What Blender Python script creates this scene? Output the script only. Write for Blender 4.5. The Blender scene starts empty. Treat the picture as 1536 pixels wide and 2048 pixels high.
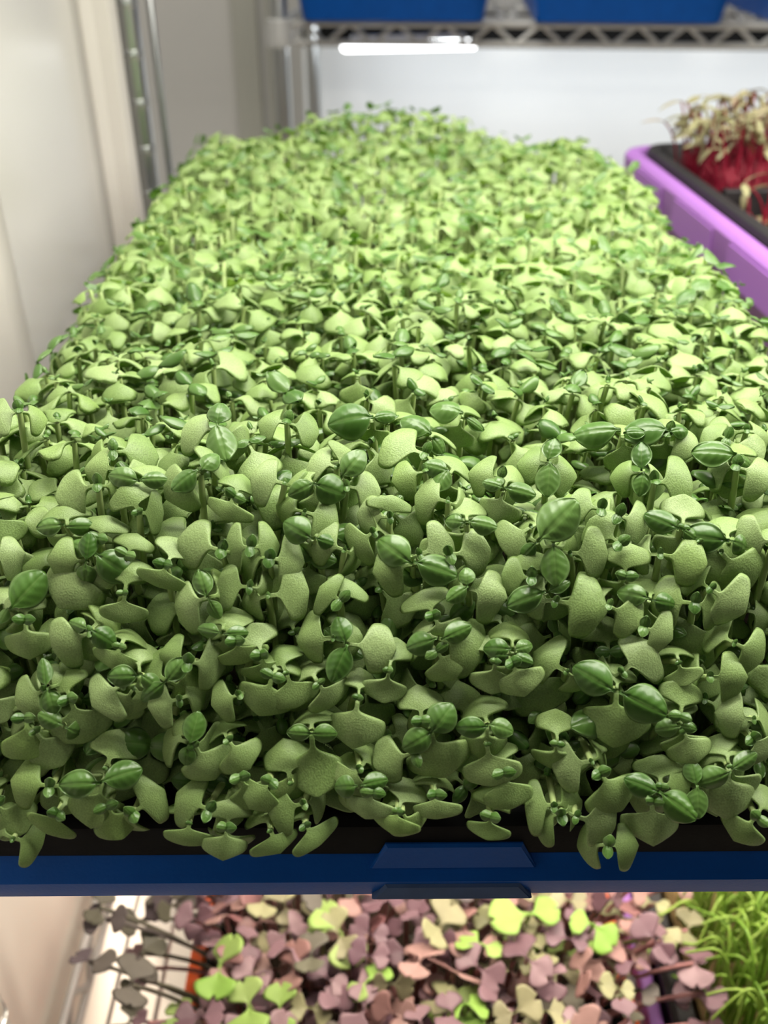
import bpy, bmesh, math, random
import numpy as np
from mathutils import Vector, Matrix

random.seed(7)
rng = np.random.default_rng(11)
SC = bpy.context.scene
COL = SC.collection

# ------------------------------------------------------------------ camera
CZ = 1.20                                   # camera height; every height below is written as CZ + offset
F_PX, PITCH, YAW = 1900.0, math.radians(32.79), math.radians(-0.456)
cam_d = bpy.data.cameras.new('camera')
cam = bpy.data.objects.new('camera', cam_d)
COL.objects.link(cam)
cam.location = (0, 0, CZ)
cam.rotation_euler = (math.pi / 2 - PITCH, 0, YAW)
cam_d.sensor_fit = 'VERTICAL'
cam_d.sensor_height = 36.0
cam_d.lens = 36.0 * F_PX / 2048.0
cam_d.clip_start = 0.01
cam_d.clip_end = 50
cam_d.dof.use_dof = True
cam_d.dof.focus_distance = 0.256
cam_d.dof.aperture_fstop = cam_d.lens / 2.8
SC.camera = cam

# ------------------------------------------------------------------ light and exposure
SC.view_settings.view_transform = 'Standard'
SC.view_settings.look = 'None'
SC.view_settings.gamma = 1.0
SC.view_settings.use_curve_mapping = False
SC.view_settings.exposure = 0.0
SC.cycles.max_bounces = 8
SC.cycles.diffuse_bounces = 4
SC.cycles.glossy_bounces = 3
SC.cycles.transmission_bounces = 4
SC.cycles.caustics_reflective = False
SC.cycles.caustics_refractive = False

world = bpy.data.worlds.new('world')
SC.world = world
world.use_nodes = True
world.node_tree.nodes['Background'].inputs[0].default_value = (1.0, 0.97, 0.92, 1)
world.node_tree.nodes['Background'].inputs[1].default_value = 0.07


def area_lamp(name, loc, sx, sy, power, color, rot=(0, 0, 0)):
    d = bpy.data.lights.new(name, 'AREA')
    d.shape = 'RECTANGLE'
    d.size, d.size_y = sx, sy
    d.energy, d.color = power, color
    o = bpy.data.objects.new(name, d)
    o.location, o.rotation_euler = loc, rot
    COL.objects.link(o)
    return o


NEUTRAL, WARM, COOL = (1.0, 0.955, 0.86), (1.0, 0.87, 0.70), (0.93, 0.97, 1.0)
for yy, pw in ((0.285, 6.2), (0.40, 2.0), (0.54, 1.4), (0.70, 1.1)):          # tube lamps under the shelf above the basil
    area_lamp('tube_lamp_light', (0.43, yy, CZ + 0.17), 1.1, 0.03, pw, NEUTRAL)
for yy, pw in ((0.30, 3.0), (0.52, 3.0)):                        # tube lamps under the basil shelf
    area_lamp('tube_lamp_light', (0.41, yy, CZ - 0.275), 1.0, 0.03, pw, WARM)
area_lamp('room_light', (-0.2, -0.5, 2.35), 1.2, 0.5, 1.0, WARM)     # ceiling lamp behind the photographer
area_lamp('tube_lamp_light', (0.52, 1.66, CZ - 0.19), 1.2, 0.05, 2.0, COOL, (math.radians(25), 0, math.radians(-5)))
area_lamp('tube_lamp_light', (0.35, 0.45, CZ - 0.585), 1.0, 0.03, 6.0, WARM)      # tube lamp under the lower shelf
area_lamp('aisle_fill_light', (-0.25, 0.98, 2.35), 1.0, 0.3, 20, NEUTRAL)   # added fill light, brightens the grey wall and far shelf edge

# ------------------------------------------------------------------ helpers
CP = np.array([0, 0, CZ])
CM = np.array(cam.rotation_euler.to_matrix())


def ray(px, py):
    return CM @ np.array([(px - 768) / F_PX, -(py - 1024) / F_PX, -1.0])


def project(p):
    q = CM.T @ (np.asarray(p) - CP)
    return 768 + F_PX * q[0] / -q[2], 1024 - F_PX * q[1] / -q[2], -q[2]


def unit(v):
    v = np.asarray(v, float)
    return v / max(np.linalg.norm(v), 1e-12)


def tag(o, label=None, cat=None, group=None, kind=None):
    if label: o['label'] = label
    if cat: o['category'] = cat
    if group: o['group'] = group
    if kind: o['kind'] = kind
    return o


def empty(name, loc, rz=0.0):
    o = bpy.data.objects.new(name, None)
    o.empty_display_size = 0.01
    o.location = loc
    o.rotation_euler = (0, 0, rz)
    COL.objects.link(o)
    return o


def link(name, me, parent=None, mat=None):
    if mat is not None and not me.materials:
        me.materials.append(mat)
    o = bpy.data.objects.new(name, me)
    COL.objects.link(o)
    if parent is not None:
        o.parent = parent
    return o


def mesh_np(name, V, Q, T=None, luv=None, mats=(), midx=None, tint=None, smooth=True):
    """mesh from numpy: V (n,3), Q quads (m,4)"""
    V = np.asarray(V, np.float32)
    Q = np.asarray(Q, np.int32)
    me = bpy.data.meshes.new(name)
    me.vertices.add(len(V))
    me.vertices.foreach_set('co', V.ravel())
    me.loops.add(Q.size)
    me.loops.foreach_set('vertex_index', Q.ravel())
    me.polygons.add(len(Q))
    me.polygons.foreach_set('loop_start', np.arange(0, Q.size, 4, dtype=np.int32))
    me.polygons.foreach_set('loop_total', np.full(len(Q), 4, np.int32))
    for m in mats:
        me.materials.append(m)
    if midx is not None:
        me.polygons.foreach_set('material_index', np.asarray(midx, np.int32))
    me.polygons.foreach_set('use_smooth', np.full(len(Q), smooth, bool))
    if luv is not None:
        a = me.attributes.new('leafuv', 'FLOAT_VECTOR', 'POINT')
        a.data.foreach_set('vector', np.asarray(luv, np.float32).ravel())
    me.update(calc_edges=True)
    return me


class MB:
    """collects boxes, tubes, lofts and turns them into one mesh"""
    def __init__(s):
        s.v, s.f = [], []

    def add(s, v, f):
        b = len(s.v)
        s.v += [tuple(map(float, p)) for p in v]
        s.f += [tuple(i + b for i in q) for q in f]

    def box(s, c, d, rz=0.0):
        x, y, z = (k / 2 for k in d)
        ca, sa = math.cos(rz), math.sin(rz)
        v = []
        for k in (-z, z):
            for i, j in ((-x, -y), (x, -y), (x, y), (-x, y)):
                v.append((c[0] + i * ca - j * sa, c[1] + i * sa + j * ca, c[2] + k))
        s.add(v, [(3, 2, 1, 0), (4, 5, 6, 7), (0, 1, 5, 4), (1, 2, 6, 5), (2, 3, 7, 6), (3, 0, 4, 7)])

    def tube(s, pts, r, n=6, cap=True):
        pts = [np.array(p, float) for p in pts]
        rs = r if hasattr(r, '__len__') else [r] * len(pts)
        d0 = unit(pts[1] - pts[0])
        u = unit(np.cross(d0, (0, 0, 1) if abs(d0[2]) < .9 else (1, 0, 0)))
        v, f = [], []
        for i, p in enumerate(pts):
            d = unit(pts[min(i + 1, len(pts) - 1)] - pts[max(i - 1, 0)])
            u = unit(u - d * np.dot(u, d))
            w = np.cross(d, u)
            for k in range(n):
                a = 2 * math.pi * k / n
                v.append(p + rs[i] * (u * math.cos(a) + w * math.sin(a)))
        for i in range(len(pts) - 1):
            for k in range(n):
                f.append((i * n + k, i * n + (k + 1) % n, (i + 1) * n + (k + 1) % n, (i + 1) * n + k))
        if cap:
            f.append(tuple(range(n))[::-1])
            f.append(tuple((len(pts) - 1) * n + k for k in range(n)))
        s.add(v, f)

    def loops(s, rings, cap0=True, cap1=True):
        n = len(rings[0])
        v = [p for r in rings for p in r]
        f = []
        for i in range(len(rings) - 1):
            for k in range(n):
                f.append((i * n + k, i * n + (k + 1) % n, (i + 1) * n + (k + 1) % n, (i + 1) * n + k))
        if cap0: f.append(tuple(range(n))[::-1])
        if cap1: f.append(tuple((len(rings) - 1) * n + k for k in range(n)))
        s.add(v, f)

    def mesh(s, name, mat, smooth=False, angle=None):
        me = bpy.data.meshes.new(name)
        me.from_pydata(s.v, [], s.f)
        if mat is not None:
            me.materials.append(mat)
        if smooth or angle:
            me.polygons.foreach_set('use_smooth', np.ones(len(s.f), bool))
        if angle:
            me.set_sharp_from_angle(angle=math.radians(angle))
        me.update()
        return me

    def build(s, name, mat, parent=None, smooth=False, angle=None):
        return link(name, s.mesh(name, mat, smooth, angle), parent)


# ------------------------------------------------------------------ materials
def new_mat(name):
    m = bpy.data.materials.new(name)
    m.use_nodes = True
    nt = m.node_tree
    nt.nodes.clear()
    out = nt.nodes.new('ShaderNodeOutputMaterial')
    b = nt.nodes.new('ShaderNodeBsdfPrincipled')
    nt.links.new(b.outputs[0], out.inputs[0])
    return m, nt, b, out


def plain(name, col, rough=.5, metal=0.0, spec=.5, nscale=0, namt=0.0, bump=0.0, bscale=400, sx=1, sy=1, sz=1):
    m, nt, b, out = new_mat(name)
    b.inputs['Base Color'].default_value = (*col, 1)
    b.inputs['Roughness'].default_value = rough
    b.inputs['Metallic'].default_value = metal
    b.inputs['Specular IOR Level'].default_value = spec
    tc = nt.nodes.new('ShaderNodeTexCoord')
    mp = nt.nodes.new('ShaderNodeMapping')
    mp.inputs['Scale'].default_value = (sx, sy, sz)
    nt.links.new(tc.outputs['Object'], mp.inputs[0])
    if namt:
        n = nt.nodes.new('ShaderNodeTexNoise')
        n.inputs['Scale'].default_value = nscale
        n.inputs['Detail'].default_value = 4
        nt.links.new(mp.outputs[0], n.inputs['Vector'])
        r = nt.nodes.new('ShaderNodeMix')
        r.data_type = 'RGBA'
        r.inputs[6].default_value = (*[c * (1 - namt) for c in col], 1)
        r.inputs[7].default_value = (*[min(1, c * (1 + namt)) for c in col], 1)
        nt.links.new(n.outputs[0], r.inputs[0])
        nt.links.new(r.outputs[2], b.inputs['Base Color'])
    if bump:
        n2 = nt.nodes.new('ShaderNodeTexNoise')
        n2.inputs['Scale'].default_value = bscale
        nt.links.new(mp.outputs[0], n2.inputs['Vector'])
        bp = nt.nodes.new('ShaderNodeBump')
        bp.inputs['Strength'].default_value = bump
        bp.inputs['Distance'].default_value = .001
        nt.links.new(n2.outputs[0], bp.inputs['Height'])
        nt.links.new(bp.outputs[0], b.inputs['Normal'])
    return m


def leaf_mat(name, cols, trans, tmix=.3, rough=.5, spec=.4, grain=0.0, gscale=1500, veins=False, coat=0.0):
    """cols: colour stops chosen by a random value per leaf; trans: colour of light let through"""
    m, nt, b, out = new_mat(name)
    N, Lk = nt.nodes.new, nt.links.new
    oi = N('ShaderNodeObjectInfo')
    ge = N('ShaderNodeNewGeometry')
    ad = N('ShaderNodeMath'); ad.operation = 'ADD'
    Lk(oi.outputs['Random'], ad.inputs[0]); Lk(ge.outputs['Random Per Island'], ad.inputs[1])
    fr = N('ShaderNodeMath'); fr.operation = 'FRACT'
    Lk(ad.outputs[0], fr.inputs[0])
    cr = N('ShaderNodeValToRGB')
    el = cr.color_ramp.elements
    while len(el) < len(cols): el.new(.5)
    for i, c in enumerate(cols):
        el[i].position = i / max(1, len(cols) - 1)
        el[i].color = (*c, 1)
    Lk(fr.outputs[0], cr.inputs[0])
    tc = N('ShaderNodeTexCoord')
    n = N('ShaderNodeTexNoise'); n.inputs['Scale'].default_value = gscale; n.inputs['Detail'].default_value = 2
    Lk(tc.outputs['Object'], n.inputs['Vector'])
    col = cr.outputs[0]
    if grain:
        mr = N('ShaderNodeMapRange')
        mr.inputs[1].default_value, mr.inputs[2].default_value = .3, .7
        mr.inputs[3].default_value, mr.inputs[4].default_value = 1 - grain, 1 + grain
        Lk(n.outputs[0], mr.inputs[0])
        mx = N('ShaderNodeVectorMath'); mx.operation = 'SCALE'
        Lk(col, mx.inputs[0]); Lk(mr.outputs[0], mx.inputs['Scale'])
        col = mx.outputs[0]
    # broad blotches
    n3 = N('ShaderNodeTexNoise'); n3.inputs['Scale'].default_value = 160
    Lk(tc.outputs['Object'], n3.inputs['Vector'])
    m3 = N('ShaderNodeMapRange'); m3.inputs[3].default_value, m3.inputs[4].default_value = .78, 1.22
    Lk(n3.outputs[0], m3.inputs[0])
    s3 = N('ShaderNodeVectorMath'); s3.operation = 'SCALE'
    Lk(col, s3.inputs[0]); Lk(m3.outputs[0], s3.inputs['Scale'])
    col = s3.outputs[0]
    if veins:
        at = N('ShaderNodeAttribute'); at.attribute_name = 'leafuv'
        sp = N('ShaderNodeSeparateXYZ'); Lk(at.outputs['Vector'], sp.inputs[0])
        av = N('ShaderNodeMath'); av.operation = 'ABSOLUTE'; Lk(sp.outputs[1], av.inputs[0])
        # pale margin
        mg = N('ShaderNodeMapRange'); mg.inputs[1].default_value, mg.inputs[2].default_value = .72, 1.0
        mg.interpolation_type = 'SMOOTHSTEP'
        Lk(av.outputs[0], mg.inputs[0])
        mm = N('ShaderNodeMix'); mm.data_type = 'RGBA'
        mm.inputs[7].default_value = (.25, .37, .15, 1)
        sc = N('ShaderNodeMath'); sc.operation = 'MULTIPLY'; sc.inputs[1].default_value = .38
        Lk(mg.outputs[0], sc.inputs[0]); Lk(sc.outputs[0], mm.inputs[0]); Lk(col, mm.inputs[6])
        col = mm.outputs[2]
        # thin pale midrib
        mv = N('ShaderNodeMapRange'); mv.inputs[1].default_value, mv.inputs[2].default_value = .09, .0
        Lk(av.outputs[0], mv.inputs[0])
        m4 = N('ShaderNodeMix'); m4.data_type = 'RGBA'; m4.inputs[7].default_value = (.20, .32, .09, 1)
        sc4 = N('ShaderNodeMath'); sc4.operation = 'MULTIPLY'; sc4.inputs[1].default_value = .35
        Lk(mv.outputs[0], sc4.inputs[0]); Lk(sc4.outputs[0], m4.inputs[0]); Lk(col, m4.inputs[6])
        col = m4.outputs[2]
    Lk(col, b.inputs['Base Color'])
    b.inputs['Roughness'].default_value = rough
    b.inputs['Specular IOR Level'].default_value = spec
    b.inputs['Coat Weight'].default_value = coat
    b.inputs['Coat Roughness'].default_value = .25
    if grain:
        bp = N('ShaderNodeBump'); bp.inputs['Strength'].default_value = .35; bp.inputs['Distance'].default_value = .0004
        Lk(n.outputs[0], bp.inputs['Height']); Lk(bp.outputs[0], b.inputs['Normal'])
    t = N('ShaderNodeBsdfTranslucent')
    t.inputs[0].default_value = (*trans, 1)
    mix = N('ShaderNodeMixShader'); mix.inputs[0].default_value = tmix
    Lk(b.outputs[0], mix.inputs[1]); Lk(t.outputs[0], mix.inputs[2]); Lk(mix.outputs[0], out.inputs[0])
    return m


M = {}
M['seed_leaf'] = leaf_mat('basil_seed_leaf', [(.235, .36, .105), (.285, .415, .135), (.345, .475, .185), (.26, .395, .105)],
                          (.28, .48, .06), .26, .46, .5, grain=.22, gscale=2600)
M['true_leaf'] = leaf_mat('basil_true_leaf', [(.055, .140, .020), (.075, .172, .026), (.115, .225, .048), (.062, .15, .022)],
                          (.14, .34, .02), .16, .34, .45, veins=True, coat=.12)
M['stem'] = plain('basil_stem', (.36, .47, .17), .5, namt=.15, nscale=200)
M['soil'] = plain('potting_mix', (.030, .022, .015), .95, spec=.1, namt=.6, nscale=260, bump=1, bscale=500)
M['coir'] = plain('coir_mat', (.16, .11, .05), .95, spec=.1, namt=.6, nscale=160, bump=1, bscale=300)
M['blue'] = plain('blue_plastic', (.003, .085, .40), .40, spec=.16, namt=.18, nscale=60, bump=.06, bscale=900)
M['grey_blue'] = plain('grey_blue_plastic', (.050, .095, .22), .65, spec=.3, namt=.3, nscale=90)  # greyer, rougher blue for the grip panel
M['purple'] = plain('lilac_plastic', (.36, .155, .50), .42, spec=.4, namt=.08, nscale=40)
M['orange'] = plain('orange_plastic', (.85, .12, .012), .45, namt=.08, nscale=40)
M['black'] = plain('black_plastic', (.008, .008, .008), .55, spec=.06, namt=.4, nscale=150, bump=.05, bscale=700)
M['grey_black'] = plain('dark_grey_plastic', (.016, .015, .017), .5, spec=.5, namt=.2, nscale=120)
M['chrome'] = plain('chromed_steel', (.62, .64, .64), .30, metal=1.0, namt=.05, nscale=30)
M['zinc'] = plain('grey_wire_steel', (.46, .465, .46), .45, metal=.2, namt=.1, nscale=60)
M['white_sheet'] = plain('white_plastic_sheet', (.63, .61, .585), .22, spec=.45, namt=.035, nscale=6)
M['white_hem'] = plain('cream_hem', (.70, .665, .62), .5, namt=.03, nscale=9)
M['back_white'] = plain('cool_white_panel', (.80, .83, .84), .45, namt=.03, nscale=3)
M['wall_grey'] = plain('grey_wall_paint', (.60, .60, .585), .5, namt=.05, nscale=4)
M['trim_grey'] = plain('grey_green_trim', (.44, .445, .40), .5, namt=.06, nscale=8)
M['floor'] = plain('pale_floor', (.62, .56, .47), .4, namt=.08, nscale=5)
M['red_stem'] = plain('crimson_stem', (.27, .008, .032), .45, namt=.35, nscale=300)
M['tan_leaf'] = leaf_mat('olive_tan_leaf', [(.36, .34, .18), (.44, .40, .24), (.30, .30, .14), (.42, .34, .24)], (.42, .40, .16), .25, .45, .4)
M['husk'] = plain('orange_seed_husk', (.55, .14, .05), .4, namt=.4, nscale=300)
M['pink_stem'] = plain('pink_radish_stem', (.42, .20, .20), .5, namt=.3, nscale=200)
M['mauve'] = leaf_mat('mauve_leaf', [(.13, .065, .085), (.24, .135, .165), (.33, .21, .235), (.18, .10, .13)], (.34, .16, .18), .18, .45, .5)
M['pinkleaf'] = leaf_mat('pink_leaf', [(.34, .18, .17), (.42, .26, .235), (.28, .12, .13)], (.45, .2, .16), .2, .45, .5)
M['olive'] = leaf_mat('olive_leaf', [(.32, .33, .17), (.40, .38, .22), (.28, .26, .16)], (.36, .36, .1), .2, .45, .4)
M['lime'] = leaf_mat('lime_leaf', [(.28, .50, .09), (.34, .52, .13), (.42, .54, .2)], (.42, .62, .06), .25, .45, .4)
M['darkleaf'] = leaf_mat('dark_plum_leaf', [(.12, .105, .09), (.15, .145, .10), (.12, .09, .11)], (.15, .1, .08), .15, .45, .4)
M['shoot'] = leaf_mat('fine_green_shoot', [(.16, .30, .035), (.24, .40, .06), (.34, .48, .10), (.20, .34, .04)], (.3, .5, .05), .25, .4, .4)


def glow(name, col, st):
    m, nt, b, out = new_mat(name)
    b.inputs['Base Color'].default_value = (.9, .9, .9, 1)
    b.inputs['Emission Color'].default_value = (*col, 1)
    b.inputs['Emission Strength'].default_value = st
    return m


M['tube'] = glow('lit_tube', (.97, .99, 1), 7.0)

# ------------------------------------------------------------------ the room
def structure(name, c, d, mat):
    b = MB(); b.box(c, d)
    o = b.build(name, M[mat])
    return tag(o, kind='structure')


structure('floor', (.4, .4, -.05), (4.2, 4.2, .1), 'floor')
structure('wall_back', (.4, 2.20, 1.25), (4.2, .1, 2.5), 'wall_grey')
structure('wall_left', (-1.65, .4, 1.25), (.1, 3.6, 2.5), 'wall_grey')
structure('trim_1', (-.262, 2.138, 1.25), (.05, .024, 2.5), 'trim_grey')
structure('trim_2', (-.205, 2.145, 1.25), (.035, .010, 2.5), 'trim_grey')


# ------------------------------------------------------------------ wire shelving
def lathe(prof, n=20):
    return [[(r * math.cos(2 * math.pi * k / n), r * math.sin(2 * math.pi * k / n), z) for k in range(n)] for r, z in prof]


def post_mesh(h, r, pitch, phase):
    prof = [(r * .9, 0), (r, .002)]
    z = phase
    while z < h - .01:
        prof += [(r, z - .0046), (r, z - .0030), (r * 1.07, z - .0022), (r * 1.07, z - .0010), (r * .95, z - .0002), (r * .95, z + .0002), (r * 1.07, z + .0010), (r * 1.07, z + .0022), (r, z + .0030), (r, z + .0046)]
        z += pitch
    prof += [(r, h - .002), (r * .9, h)]
    b = MB(); b.loops(lathe(prof))
    return b.mesh('post', M['chrome'], angle=34)


def truss(b, p, q, up, zig, r=.0026):
    """top wire, bottom wire and the zigzag between, from p to q"""
    p, q = np.array(p, float), np.array(q, float)
    L = np.linalg.norm(q - p)
    d = (q - p) / L
    b.tube([p, q], r, 8); b.tube([p - (0, 0, up), q - (0, 0, up)], r, 8)
    n = max(2, int(round(L / zig)) * 2)
    pts = []
    for i in range(n + 1):
        c = p + d * (L * i / n)
        z0 = -.0015 if i % 2 else -up + .0015
        for s in ((-.1, .1) if 0 < i < n else (0,)):
            pts.append(c + d * (s * L / n) + np.array((0, 0, z0)))
    b.tube(pts, r * .8, 6)


def shelf(root, x1, y1, z, up, zig, r=.0026, wire=.0013, pitch=.026):
    s = empty('wire_shelf', (0, 0, z)); s.parent = root
    for nm, p, q in (('front_truss', (0, 0, 0), (x1, 0, 0)), ('rear_truss', (0, y1, 0), (x1, y1, 0)),
                     ('side_truss', (0, 0, 0), (0, y1, 0)), ('side_truss', (x1, 0, 0), (x1, y1, 0))):
        b = MB(); truss(b, p, q, up, zig, r); b.build(nm, M['zinc'], s, angle=40)
    b = MB()
    x = pitch
    while x < x1 - .01:
        b.tube([(x, -.002, .0012), (x, y1 + .002, .0012)], wire, 6); x += pitch
    for k in (.33, .67):
        b.tube([(0, y1 * k, -.0025), (x1, y1 * k, -.0025)], .0026, 6)
    b.build('wire_deck', M['zinc'], s, smooth=True)
    return s


def rack(label, loc, rz, w, d, h, r, shelves, up, zig, pitch, phase, wr=.0026):
    root = empty('wire_shelving_rack', loc, rz)
    tag(root, label, 'shelving rack')
    pm = post_mesh(h, r, pitch, phase)
    for x, y in ((0, 0), (w, 0), (0, d), (w, d)):
        p = link('post', pm, root); p.location = (x, y, 0)
        if True:
            for z in shelves:
                b = MB(); b.loops(lathe([(r * 1.05, -up * 1.25), (r * 1.75, -up * 1.2), (r * 1.75, -up * 1.0), (r * 1.5, -up * .2), (r * 1.4, .004), (r * 1.05, .006)]))
                c = b.build('collar', M['zinc'], p, angle=50); c.location = (0, 0, z)
    for z in shelves:
        shelf(root, w, d, z, up, zig, wr)
    return root


SHELF_Z, LOW_Z = CZ - .2330, CZ - .532
main_rack = rack('chrome wire rack carrying the basil tray, ringed post beside the white sheet', (-.1795, .240, 0), 0, 1.25, .530, 1.95, .0088,
                 [SHELF_Z - .0025, LOW_Z - .0025], .028, .05, .0333, (CZ - .0946) % .0333)
b = MB(); b.tube([(.0085, .575, .0), (.0085, .575, 1.95)], .0030, 10)
b.build('tie_rod', M['chrome'], main_rack, smooth=True)

FAR_Z = CZ - .1455
FRZ = math.radians(-4.5)
far_rack = rack('grey wire rack at the far wall, zigzag shelf edge under the blue trays', (-.1365, 1.50, 0), FRZ, 1.6, .34, 1.75, .0125,
                [FAR_Z, .45], .0245, .068, 5.0, 4.0, .0042)


def far_pt(x, y, z=0):
    return (-.1365 + x * math.cos(FRZ) - y * math.sin(FRZ), 1.50 + x * math.sin(FRZ) + y * math.cos(FRZ), z)


# white panel behind the far rack
b = MB(); b.box((1.0, 0, .488), (2.0, .012, .976))
o = b.build('white_board', M['back_white']); o.location = far_pt(-.030, .42); o.rotation_euler = (0, 0, FRZ)
tag(o, 'plain cool white board standing behind the far wire rack', 'board')

b = MB(); b.box((1.0, .004, 1.003), (2.0, .020, .054)); b.build('added_dark_strip', M['black'], o)  # added black strip, makes the gaps in the far zigzag edge look dark
# lit tube under the far shelf
tl = empty('tube_lamp', (-.050, 1.545, CZ - .1818), math.radians(9))
tag(tl, 'lit white tube lamp under the far wire shelf', 'lamp')
b = MB(); b.loops([[(x, y, z) for y, z, _ in ring] for x, ring in
                   [(xx, lathe([(rr, 0)], 14)[0]) for xx, rr in ((0, .003), (.002, .0055), (.006, .007), (.20, .007), (.205, .003))]])
b.build('tube', M['tube'], tl, smooth=True)
b = MB(); b.box((.10, 0, .0112), (.17, .012, .006)); b.build('holder', M['back_white'], tl)


# white sheet along the left of the rack
def sheet(name, x0, y0, y1, z0, z1, amp, seed, thick=.003):
    r = np.random.default_rng(seed)
    ny, nz = 28, 30
    ph = r.uniform(0, 6, 4)
    rings = []
    V = []
    for side in (0, 1):
        for i in range(nz + 1):
            for j in range(ny + 1):
                y = y0 + (y1 - y0) * j / ny
                z = z0 + (z1 - z0) * i / nz
                w = amp * (math.sin(9 * y + ph[0] + 1.5 * z) + .6 * math.sin(17 * y - 2 * z + ph[1]) + .5 * math.sin(5 * z + ph[2]))
                V.append((x0 + w + (thick if side else 0), y, z))
    n1 = (nz + 1) * (ny + 1)
    Q = []
    for i in range(nz):
        for j in range(ny):
            a = i * (ny + 1) + j
            q = (a, a + 1, a + ny + 2, a + ny + 1)
            Q.append(q[::-1]); Q.append(tuple(k + n1 for k in q))
    edge = [j for j in range(ny)] + [i * (ny + 1) + ny for i in range(nz)] + [nz * (ny + 1) + j for j in range(ny, 0, -1)] + [i * (ny + 1) for i in range(nz, 0, -1)]
    for a, c in zip(edge, edge[1:] + edge[:1]):
        Q.append((a, c, c + n1, a + n1))
    return mesh_np(name, V, Q, mats=[])


ws = empty('white_sheet', (-.2010, .0, .02))
tag(ws, 'white plastic sheet hung along the side of the basil rack', 'sheet')
link('sheet', sheet('sheet', 0, -.10, .722, .0, 1.60, .0016, 3), ws, M['white_sheet'])
b = MB()
for z0, z1 in ((0, 1.6),):
    b.loops([[(x, y, z) for x, y in ((-.002, .716), (.004, .716), (.0105, .722), (.0198, .724), (.0215, .728), (.0215, .744), (.019, .748), (-.002, .748))] for z in (z0, z1)])
b.build('hem_strip', M['white_hem'], ws)
wf = empty('white_sheet', (-.1948, -.12, .02))
tag(wf, 'short white flap overlapping the near end of the hung white sheet', 'sheet')
link('flap', sheet('flap', 0, 0, .615, .0, 1.60, .0008, 5), wf, M['white_hem'])


# ------------------------------------------------------------------ trays
def rrect(x, y, rad, n=5):
    pts = []
    for cx, cy, a0 in ((x - rad, -y + rad, -90), (x - rad, y - rad, 0), (-x + rad, y - rad, 90), (-x + rad, -y + rad, 180)):
        for k in range(n + 1):
            a = math.radians(a0 + 90 * k / n)
            pts.append((cx + rad * math.cos(a), cy + rad * math.sin(a)))
    return pts


def tray(name, label, cat, loc, rz, L, W, prof, mat, group=None, ribs=0, rib_z=(0, 0), feet=False):
    """prof: (inset, z) from the underside's edge, up the outside, over the rim and down the inside"""
    root = empty(name, loc, rz)
    tag(root, label, cat, group)
    k = max(range(len(prof)), key=lambda i: prof[i][1])
    for nm, pr, c0, c1 in (('body', prof, True, True),):
        b = MB()
        b.loops([[(x, y, z) for x, y in rrect(W / 2 - i, L / 2 - i, max(.004, .022 - i * .5))] for i, z in pr], c0, c1)
        if ribs:
            z0, z1 = rib_z
            for s in (-1, 1):
                for j in range(ribs):
                    y = -L / 2 + .03 + (L - .06) * (j + .5) / ribs
                    b.box((s * (W / 2 - .0011), y, (z0 + z1) / 2), (.004, (L - .06) / ribs * .72, z1 - z0))
        if feet:
            x = -W / 2 + .03
            while x < W / 2 - .02:
                b.tube([(x, -L / 2 + .0058, .0012), (x, L / 2 - .0058, .0012)], .0030, 10)
                x += .027
        b.build(nm, M[mat], root, angle=35)
    return root


BX, BY, BL, BW = .016, .433, .550, .288
BLUE_P = [(.016, 0), (.006, .0006), (.0022, .003), (.0006, .0075), (.0000, .0112), (.0012, .0127), (.0026, .0146), (.0038, .0178), (.0066, .0186),
          (.0085, .0180), (.0098, .015), (.014, .0035), (.017, .0028)]
BZ = SHELF_Z + .0038
blue = tray('growing_tray', 'blue shallow tray under the black basil tray at the shelf front', 'tray', (BX, BY, BZ), 0, BL, BW, BLUE_P, 'blue', feet=True)


def trapezoid(name, x0, x1, slant, z0, z1, y0, y1, mat, parent, flip=1):
    """plate in the tray's front wall, top edge shorter when flip=1"""
    xt0, xt1 = x0 + slant * flip, x1 - slant * flip
    b = MB()
    bev = .0007
    f = [(x0, z0), (x1, z0), (xt1, z1), (xt0, z1)]
    cx, cz = (x0 + x1) / 2, (z0 + z1) / 2
    inner = [(cx + (x - cx) * (1 - 2 * bev / (x1 - x0)), cz + (z - cz) * (1 - 2 * bev / (z1 - z0))) for x, z in f]
    b.loops([[(x, y1, z) for x, z in f], [(x, y0 + bev, z) for x, z in f], [(x, y0, z) for x, z in inner]])
    return b.build(name, M[mat], parent)


yb = -BL / 2
tab = trapezoid('grip_tab', -.0185, .0255, .0042, .0144, .0240, yb + .0013, yb + .0058, 'blue', blue)
tab['label'] = 'raised blue grip tab'
gp = trapezoid('grip_panel', -.0180, .0250, .0036, .0038, .0100, yb - .0005, yb + .006, 'grey_blue', blue)
gp['label'] = 'grey-blue grip panel'

SOIL_Z = CZ - .2095
BLK_P = [(.022, 0), (.014, .001), (.0070, .0135), (.0062, .0178), (.0022, .0157), (.0018, .0166), (.0022, .0262), (.0040, .0282), (.0064, .0288), (.0100, .0282), (.0116, .0262),
         (.014, .016), (.018, .0145)]
black = tray('growing_tray', 'black tray full of basil, nested in the blue tray', 'tray', (BX, BY, BZ + .0036), 0, BL - .001, BW - .001, BLK_P, 'black')
b = MB()
b.loops([[(x, y, z) for x, y in rrect(BW / 2 - i, BL / 2 - i, .012)] for i, z in ((.0175, .0150), (.0150, .0158), (.0150, .0190), (.018, .0200))])
o = b.build('growing_medium', M['soil']); o.location = (BX, BY, BZ + .0036)
tag(o, 'dark potting mix under the basil seedlings in the black tray', 'soil', kind='stuff')

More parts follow.
